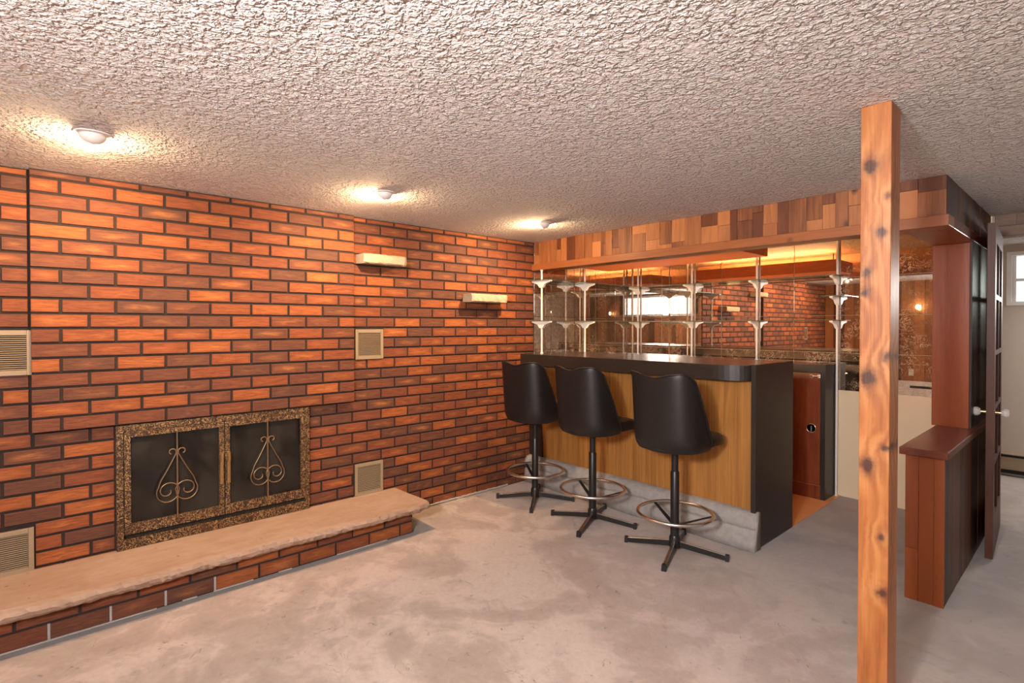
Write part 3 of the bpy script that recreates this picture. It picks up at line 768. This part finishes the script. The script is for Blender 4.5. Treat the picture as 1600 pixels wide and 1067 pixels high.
# ------------------------------------------------------------------ bar counter
bar = thing('bar_counter', 'home bar with dark laminate top and golden wood front on a carpeted base', 'bar', (1.0, 3.5, 0))
poly = [(0.003, 3.217), (1.80, 3.217)]
for i in range(1, 9):
    a = -PI / 2 + i / 9 * PI / 2; poly.append((1.80 + 0.20 * math.cos(a), 3.317 + 0.10 * math.sin(a)))
poly += [(2.0, 3.317), (2.0, 3.89), (0.003, 3.89)]
MB().prism(poly, 1.045, 1.139, 'z').build('edge_band', 'laminate', bar)
pin = [(x_ if x_ < 1.9 else x_ - .0, y_) for x_, y_ in poly]
MB().prism(pin, 1.139, 1.142, 'z').build('countertop', 'laminate_top', bar)
MB().box(0.13, 2.002, 3.337, 3.352, 0.228, 1.045).build('front_panel', 'oak', bar)
MB().prism([(0.003, .228), (0.172, .228), (0.125, 1.045), (0.003, 1.045)], 3.325, 3.337, 'y').build('dark_taper', 'laminate', bar)  # dark tapered sheet between the brick wall and the front panel
MB().prism([(3.306, .0), (3.89, .0), (3.89, 1.144), (3.306, 1.144)], 2.001, 2.031, 'x').build('end_panel', 'laminate', bar)
MB().box(0.003, 2.0, 3.352, 3.37, 0.0, 1.045).box(0.003, 2.0, 3.70, 3.72, 0.0, 1.0).box(0.003, 2.0, 3.37, 3.86, 0.45, 0.47).box(0.003, 2.0, 3.37, 3.70, 0.02, 0.04).build('carcass', 'laminate', bar)
# carpeted step
st = []; NX = 60; rs = random.Random(8); bm = bmesh.new(); rows = []
pr = [(3.350, .232), (3.330, .236), (3.300, .226), (3.278, .205), (3.266, .180), (3.262, .155), (3.268, .138), (3.280, .130), (3.268, .120), (3.262, .095), (3.260, .05), (3.258, .002), (3.35, .002)]
for i in range(NX + 1):
    x = 0.003 + 2.043 * i / NX; rows.append([bm.verts.new((x, y_ + .004 * math.sin(x * 9 + z_ * 20) + rs.uniform(-.0015, .0015), z_ + (.004 * math.sin(x * 6.3) if .02 < z_ < .225 else 0))) for (y_, z_) in pr])
for a, b in zip(rows[:-1], rows[1:]):
    for k in range(len(pr)): bm.faces.new((a[k], a[(k + 1) % len(pr)], b[(k + 1) % len(pr)], b[k]))
bm.faces.new(rows[0]); bm.faces.new(rows[-1][::-1])
m = MB(); m.bm(bm, True); m.build('carpeted_step', 'carpet_step', bar)
# cabinet floor
tag(MB().box(0.0, 2.03, 3.89, 4.90, 0.0, 0.004).build('floor', 'bar_floor'), 'orange sheet flooring behind the bar', kind='structure')

# back cabinet
bc = thing('back_cabinet', 'shallow mahogany cabinet with dark laminate top under the mirrors', 'cabinet', (1.0, 4.78, 0))
MB().box(0.003, 1.99, 4.668, 4.892, 0.10, 1.014).box(0.003, 1.99, 4.675, 4.892, 0.004, 0.10).build('body', 'laminate', bc)
MB().box(0.003, 1.992, 4.650, 4.892, 1.014, 1.075).build('top_edge', 'laminate', bc)
MB().box(0.003, 1.992, 4.650, 4.892, 1.075, 1.078).build('countertop', 'laminate_top', bc)
MB().box(0.003, 1.955, 4.655, 4.675, 0.004, 0.110).build('kickboard', 'mahogany', bc)
MB().box(0.003, 1.955, 4.653, 4.662, 0.110, 0.116).build('bead', 'cedar_trim', bc)
MB().box(1.957, 1.99, 4.652, 4.668, 0.004, 1.014).build('corner_strip', 'laminate', bc)
for i, (a, b) in enumerate([(0.003, .48), (.484, .97), (.974, 1.46), (1.464, 1.953)]):
    d = bevel(MB().box(a, b, 4.655, 4.668, 0.118, 1.010).build('door', 'mahogany', bc), 0.002)
    cx = b - 0.065
    k = MB(); k.lathe([(0.001, 4.6545), (0.034, 4.6545)], cx, 0.566, 24, 'y'); k.build('ring_pull', 'rubber', d)
    k = MB(); k.tube([(cx + .034 * math.cos(t * PI / 12), 4.652, .566 + .034 * math.sin(t * PI / 12)) for t in range(24)], .0035, 6, True)
    k.box(cx - .006, cx + .006, 4.648, 4.655, .538, .585, .002); k.build('pull_ring', 'chrome', d)
bo = thing('bottle_opener', 'chrome bottle opener screwed under the top of the mahogany cabinet', 'bottle opener', (1.915, 4.655, 0.985))
MB().tube([(1.895, 4.645, .985), (1.95, 4.640, .988)], .007, 8).box(1.935, 1.955, 4.643, 4.655, .972, 1.0, .002).build('bracket', 'chrome', bo)
MB().tube([(1.895 + .014 * math.cos(t * PI / 8), 4.640, .984 + .012 * math.sin(t * PI / 8)) for t in range(16)], .003, 6, True).build('ring', 'chrome', bo)

# ------------------------------------------------------------------ glass shelves on white tension poles
def bracket(x, y, z, along):
    mb = MB(); t_ = .012
    pf = [(-.006, .0), (.150, .0), (.150, -.010), (.060, -.026), (.020, -.060), (-.006, -.066)]
    if along == 'xx':
        pf = [(-.115, .0), (.115, .0), (.115, -.011), (.045, -.030), (.018, -.062), (-.018, -.062), (-.045, -.030), (-.115, -.011)]
        mb.prism([(x + a, z + b) for a, b in pf], y - t_, y + t_, 'y')
    elif along == 'x': mb.prism([(x + a, z + b) for a, b in pf], y - t_, y + t_, 'y')
    else: mb.prism([(y - a, z + b) for a, b in pf], x - t_, x + t_, 'x')
    return mb
def pole(x, y, z0, z1, zs, along, label):
    p = thing('shelf_pole', label, 'shelf pole', (x, y, z0), 'white shelf poles behind the bar')
    MB().tube([(x, y, z0 + .002), (x, y, z1)], 0.0085, 12).build('pole', 'white_metal', p)
    MB().lathe([(0.014, z0), (0.014, z0 + .004), (.010, z0 + .010)], x, y, 14).build('end_cap', 'white_metal', p)
    MB().lathe([(0.010, z1 - .012), (0.014, z1 - .004), (.014, z1)], x, y, 14).build('end_cap', 'white_metal', p)
    for z in zs: bracket(x, y, z, along).build('bracket', 'white_metal', p)
ZA, ZBh = 1.428, 1.787
pole(0.117, 3.369, 1.142, 1.882, (ZA, ZBh), 'xx', 'white shelf pole nearest the brick wall, standing on the bar top')
pole(0.117, 3.955, 0.004, H - .012, (ZA, ZBh), 'xx', 'white shelf pole along the left mirror, second from the brick wall')
pole(0.088, 4.868, 1.078, H - .012, (ZA, ZBh), 'y', 'white shelf pole on the back mirror closest to the mirror corner')
pole(0.720, 4.868, 1.078, H - .012, (ZA, ZBh), 'y', 'white shelf pole on the back counter, second from the mirror corner')
pole(1.358, 4.868, 1.078, H - .012, (ZA, ZBh), 'y', 'white shelf pole on the back counter in the middle of the brick reflection')
pole(2.005, 4.868, 0.0, H - .012, (ZA, 1.622, ZBh), 'y', 'white shelf pole at the right end of the back counter, with three brackets')
def shelf(x0, x1, y0, y1, z, label):
    o = MB().box(x0 + .003, x1 - .003, y0 + .003, y1 - .003, z, z + .006).build('glass_shelf', 'shelfglass')
    tag(o, label, 'shelf', 'glass shelves behind the bar')
    e = MB(); t_ = .003
    e.box(x0, x0 + t_, y0, y1, z, z + .006); e.box(x1 - t_, x1, y0, y1, z, z + .006); e.box(x0 + t_, x1 - t_, y0, y0 + t_, z, z + .006); e.box(x0 + t_, x1 - t_, y1 - t_, y1, z, z + .006)
    e.build('glass_rim', 'glass_edge', o)
for z, nm in ((ZA, 'lower'), (ZBh, 'upper')):
    shelf(0.004, 0.225, 3.33, 4.70, z + .001, nm + ' glass shelf running along the left mirror')
    shelf(0.004, 2.04, 4.705, 4.888, z + .001, nm + ' glass shelf running along the back mirror')
shelf(1.93, 2.10, 4.72, 4.888, 1.623, 'short glass shelf on the middle bracket of the right hand pole')

# ------------------------------------------------------------------ bar stools
def make_stool():
    root = thing('bar_stool', '', 'stool', (0, 0, 0)); root['origin_local'] = 1
    def part(n, mb, mat, par=root): return mb.build(n, mat, par, (0, 0, 0))
    mb = MB(); mb.lathe([(0.001, .634), (.175, .635), (.195, .642), (.20, .655), (.196, .668), (.001, .668)], 0, 0.0, 28)
    mb.v = [(v[0], v[1] * 1.0 + .0, v[2]) for v in mb.v]; part('seat_pan', mb, 'vinyl')
    # padded seat
    mb = MB(); seg = 36; prof = [(0.001, .732), (.6, .732), (.92, .727), (.99, .715), (1.0, .690), (.985, .662), (.95, .654), (0.001, .654)]
    vs = []
    for (r, z) in prof:
        for k in range(seg):
            a = 2 * PI * k / seg; c, s = math.cos(a), math.sin(a)
            rr = 1 / (abs(c) ** 4.5 + abs(s) ** 4.5) ** (1 / 4.5)
            vs.append((0.198 * r * rr * c, 0.080 + 0.235 * r * rr * s, z - (0.012 if s > 0.5 and r > .8 else 0)))
    mb.add(vs, [(i * seg + k, i * seg + (k + 1) % seg, (i + 1) * seg + (k + 1) % seg, (i + 1) * seg + k) for i in range(len(prof) - 1) for k in range(seg)], True)
    part('seat', mb, 'vinyl')
    # wrap-around bucket back
    mb = MB(); nu, nv = 36, 14; vs = []
    for j in range(nv + 1):
        h = j / nv
        tm = math.radians(112 - 52 * h ** 0.8)
        for i in range(nu + 1):
            t = -1 + 2 * i / nu; th = t * tm
            c, s = math.cos(th), math.sin(th); ex = 3.0 + 0.8 * h
            rr = 1 / (abs(c) ** ex + abs(s) ** ex) ** (1 / ex)
            w = 0.220 - 0.004 * h; d = 0.205 + 0.032 * h
            x = w * rr * s; y = -d * rr * c
            bot = max(0, 1 - h / 0.16); x *= 1 - 0.10 * bot ** 2; y *= 1 - 0.10 * bot ** 2
            topz = 1.112 - 0.030 * math.exp(-(t / .38) ** 2) - 0.050 * max(0, (abs(t) - .70) / .30) ** 1.6
            z = 0.640 + (topz - 0.640) * h
            vs.append((x, y, z))
    mb.add(vs, [(j * (nu + 1) + i, j * (nu + 1) + i + 1, (j + 1) * (nu + 1) + i + 1, (j + 1) * (nu + 1) + i) for j in range(nv) for i in range(nu)], True)
    bk_ = part('backrest', mb, 'vinyl')
    sm = bk_.modifiers.new('s', 'SOLIDIFY'); sm.thickness = 0.026; sm.offset = -1
    bv = bk_.modifiers.new('b', 'BEVEL'); bv.width = 0.008; bv.segments = 3; bv.limit_method = 'ANGLE'; bv.angle_limit = math.radians(50)
    # welt along the rim
    rim = [vs[nv * (nu + 1) + i] for i in range(nu + 1)]
    rim = [vs[j * (nu + 1)] for j in range(1, nv)] + rim + [vs[j * (nu + 1) + nu] for j in range(nv - 1, 0, -1)]
    mb = MB(); mb.tube(rim, 0.006, 6); part('welt', mb, 'vinyl')
    part('upper_column', MB().tube([(0, 0, .48), (0, 0, .634)], 0.021, 16), 'black_metal')
    part('column', MB().lathe([(0.0265, .040), (0.0265, .488), (.023, .495)], 0, 0, 20), 'black_metal')
    part('hub', MB().lathe([(0.024, .028), (0.034, .030), (0.034, .085), (.028, .10)], 0, 0, 20), 'black_metal')
    ring = [(0.222 * math.cos(2 * PI * k / 48), 0.222 * math.sin(2 * PI * k / 48), 0.238) for k in range(48)]
    fr = part('foot_ring', MB().tube(ring, 0.0105, 10, True), 'chrome')
    for a in (35, 155, 275):
        a = math.radians(a); c, s = math.cos(a), math.sin(a)
        mb = MB()
        for q in range(1):
            p0 = Vector((0.024 * c, 0.024 * s, 0.168)); p1 = Vector((0.215 * c, 0.215 * s, 0.231)); wv = Vector((-s, c, 0)) * 0.013
            tz = Vector((0, 0, .004))
            mb.add([p0 - wv, p0 + wv, p1 + wv * .8, p1 - wv * .8, p0 - wv - tz, p0 + wv - tz, p1 + wv * .8 - tz, p1 - wv * .8 - tz], [(0, 1, 2, 3), (7, 6, 5, 4), (0, 4, 5, 1), (1, 5, 6, 2), (2, 6, 7, 3), (3, 7, 4, 0)])
        part('ring_support', mb, 'black_metal', root)
    for k in range(4):
        a = k * PI / 2; c, s = math.cos(a), math.sin(a); wv = Vector((-s, c, 0))
        def sec(r, z0, z1, w): return [Vector((r * c, r * s, z0)) - wv * w, Vector((r * c, r * s, z0)) + wv * w, Vector((r * c, r * s, z1)) + wv * w * .8, Vector((r * c, r * s, z1)) - wv * w * .8]
        A, Bq = sec(.028, .034, .066, .013), sec(.300, .004, .032, .0115)
        L = part('leg', MB().add(A + Bq, [(0, 1, 5, 4), (1, 2, 6, 5), (2, 3, 7, 6), (3, 0, 4, 7), (3, 2, 1, 0), (4, 5, 6, 7)]), 'black_metal')
        A, Bq = sec(.030, .0655, .0675, .010), sec(.298, .0318, .0338, .009)
        part('chrome_strip', MB().add(A + Bq, [(0, 1, 5, 4), (1, 2, 6, 5), (2, 3, 7, 6), (3, 0, 4, 7), (3, 2, 1, 0), (4, 5, 6, 7)]), 'chrome', L)
        A, Bq = sec(.292, .0, .038, .014), sec(.312, .0, .037, .014)
        part('foot_cap', MB().add(A + Bq, [(0, 1, 5, 4), (1, 2, 6, 5), (2, 3, 7, 6), (3, 0, 4, 7), (3, 2, 1, 0), (4, 5, 6, 7)]), 'rubber', L)
    return root
def copy_tree(o, parent=None):
    c = o.copy(); COL.objects.link(c); c.parent = parent
    for ch in list(o.children): copy_tree(ch, c)
    return c
stool = make_stool(); STG = 'bar stools in front of the bar'
for i, (x, y, bot, lab) in enumerate([(0.43, 2.98, 2, 'black vinyl swivel bar stool beside the brick wall'),
                                      (1.045, 2.945, 0, 'black vinyl swivel bar stool in the middle of the three'),
                                      (1.70, 2.936, 0, 'black vinyl swivel bar stool closest to the wooden post')]):
    s = stool if i == 0 else copy_tree(stool)
    s.location = (x, y, 0); s['label'] = lab; s['group'] = STG
    STO = (s, i)
    # legs point along the directions measured in the photograph
    ang = math.radians((40, 22, 20)[i])
    for ch in s.children:
        if ch.name.startswith('leg'): ch.rotation_euler = (0, 0, ang)
    for ch in s.children:
        if ch.name.split('.')[0] in ('seat', 'seat_pan', 'backrest', 'welt'): ch.rotation_euler = (0, 0, math.radians((4, -2, 0)[i]))

# ------------------------------------------------------------------ things behind the photographer, seen only in the mirrors
for x, lab in ((1.40, 'wall sconce with a warm glowing shade, right one reflected in the back mirror'), (4.84, 'wall sconce with a warm glowing shade, reflected in the left mirror')):
    s = thing('wall_sconce', lab, 'light', (x, -1.1, 1.65), 'wall sconces behind the photographer')
    MB().box(x - .04, x + .04, -1.10, -1.085, 1.60, 1.74, .004).build('back_plate', 'brass_plain', s)
    MB().tube([(x, -1.085, 1.64), (x, -1.02, 1.63), (x, -1.0, 1.66)], .007, 8).build('arm', 'brass_plain', s)
    MB().lathe([(0.001, 1.66), (.018, 1.67), (.024, 1.70), (.014, 1.73), (.001, 1.74)], x, -1.0, 14).build('bulb', 'bulb', s)
h2 = thing('baseboard_heater', 'white baseboard heater under the sconces, reflected low in the back mirror', 'heater', (1.2, -1.08, .2))
MB().box(0.4, 2.3, -1.10, -1.03, .22, .47, .004).build('cover', 'white_metal', h2)
MB().box(1.30, 2.28, -1.035, -1.027, .36, .40).build('air_slot', 'black', h2)
ou = thing('wall_outlet', 'white outlet plate on the panelled wall, reflected in the back mirror', 'outlet', (1.30, -1.1, .60))
MB().box(1.27, 1.34, -1.10, -1.092, .56, .67, .002).build('plate', 'plastic_white', ou)
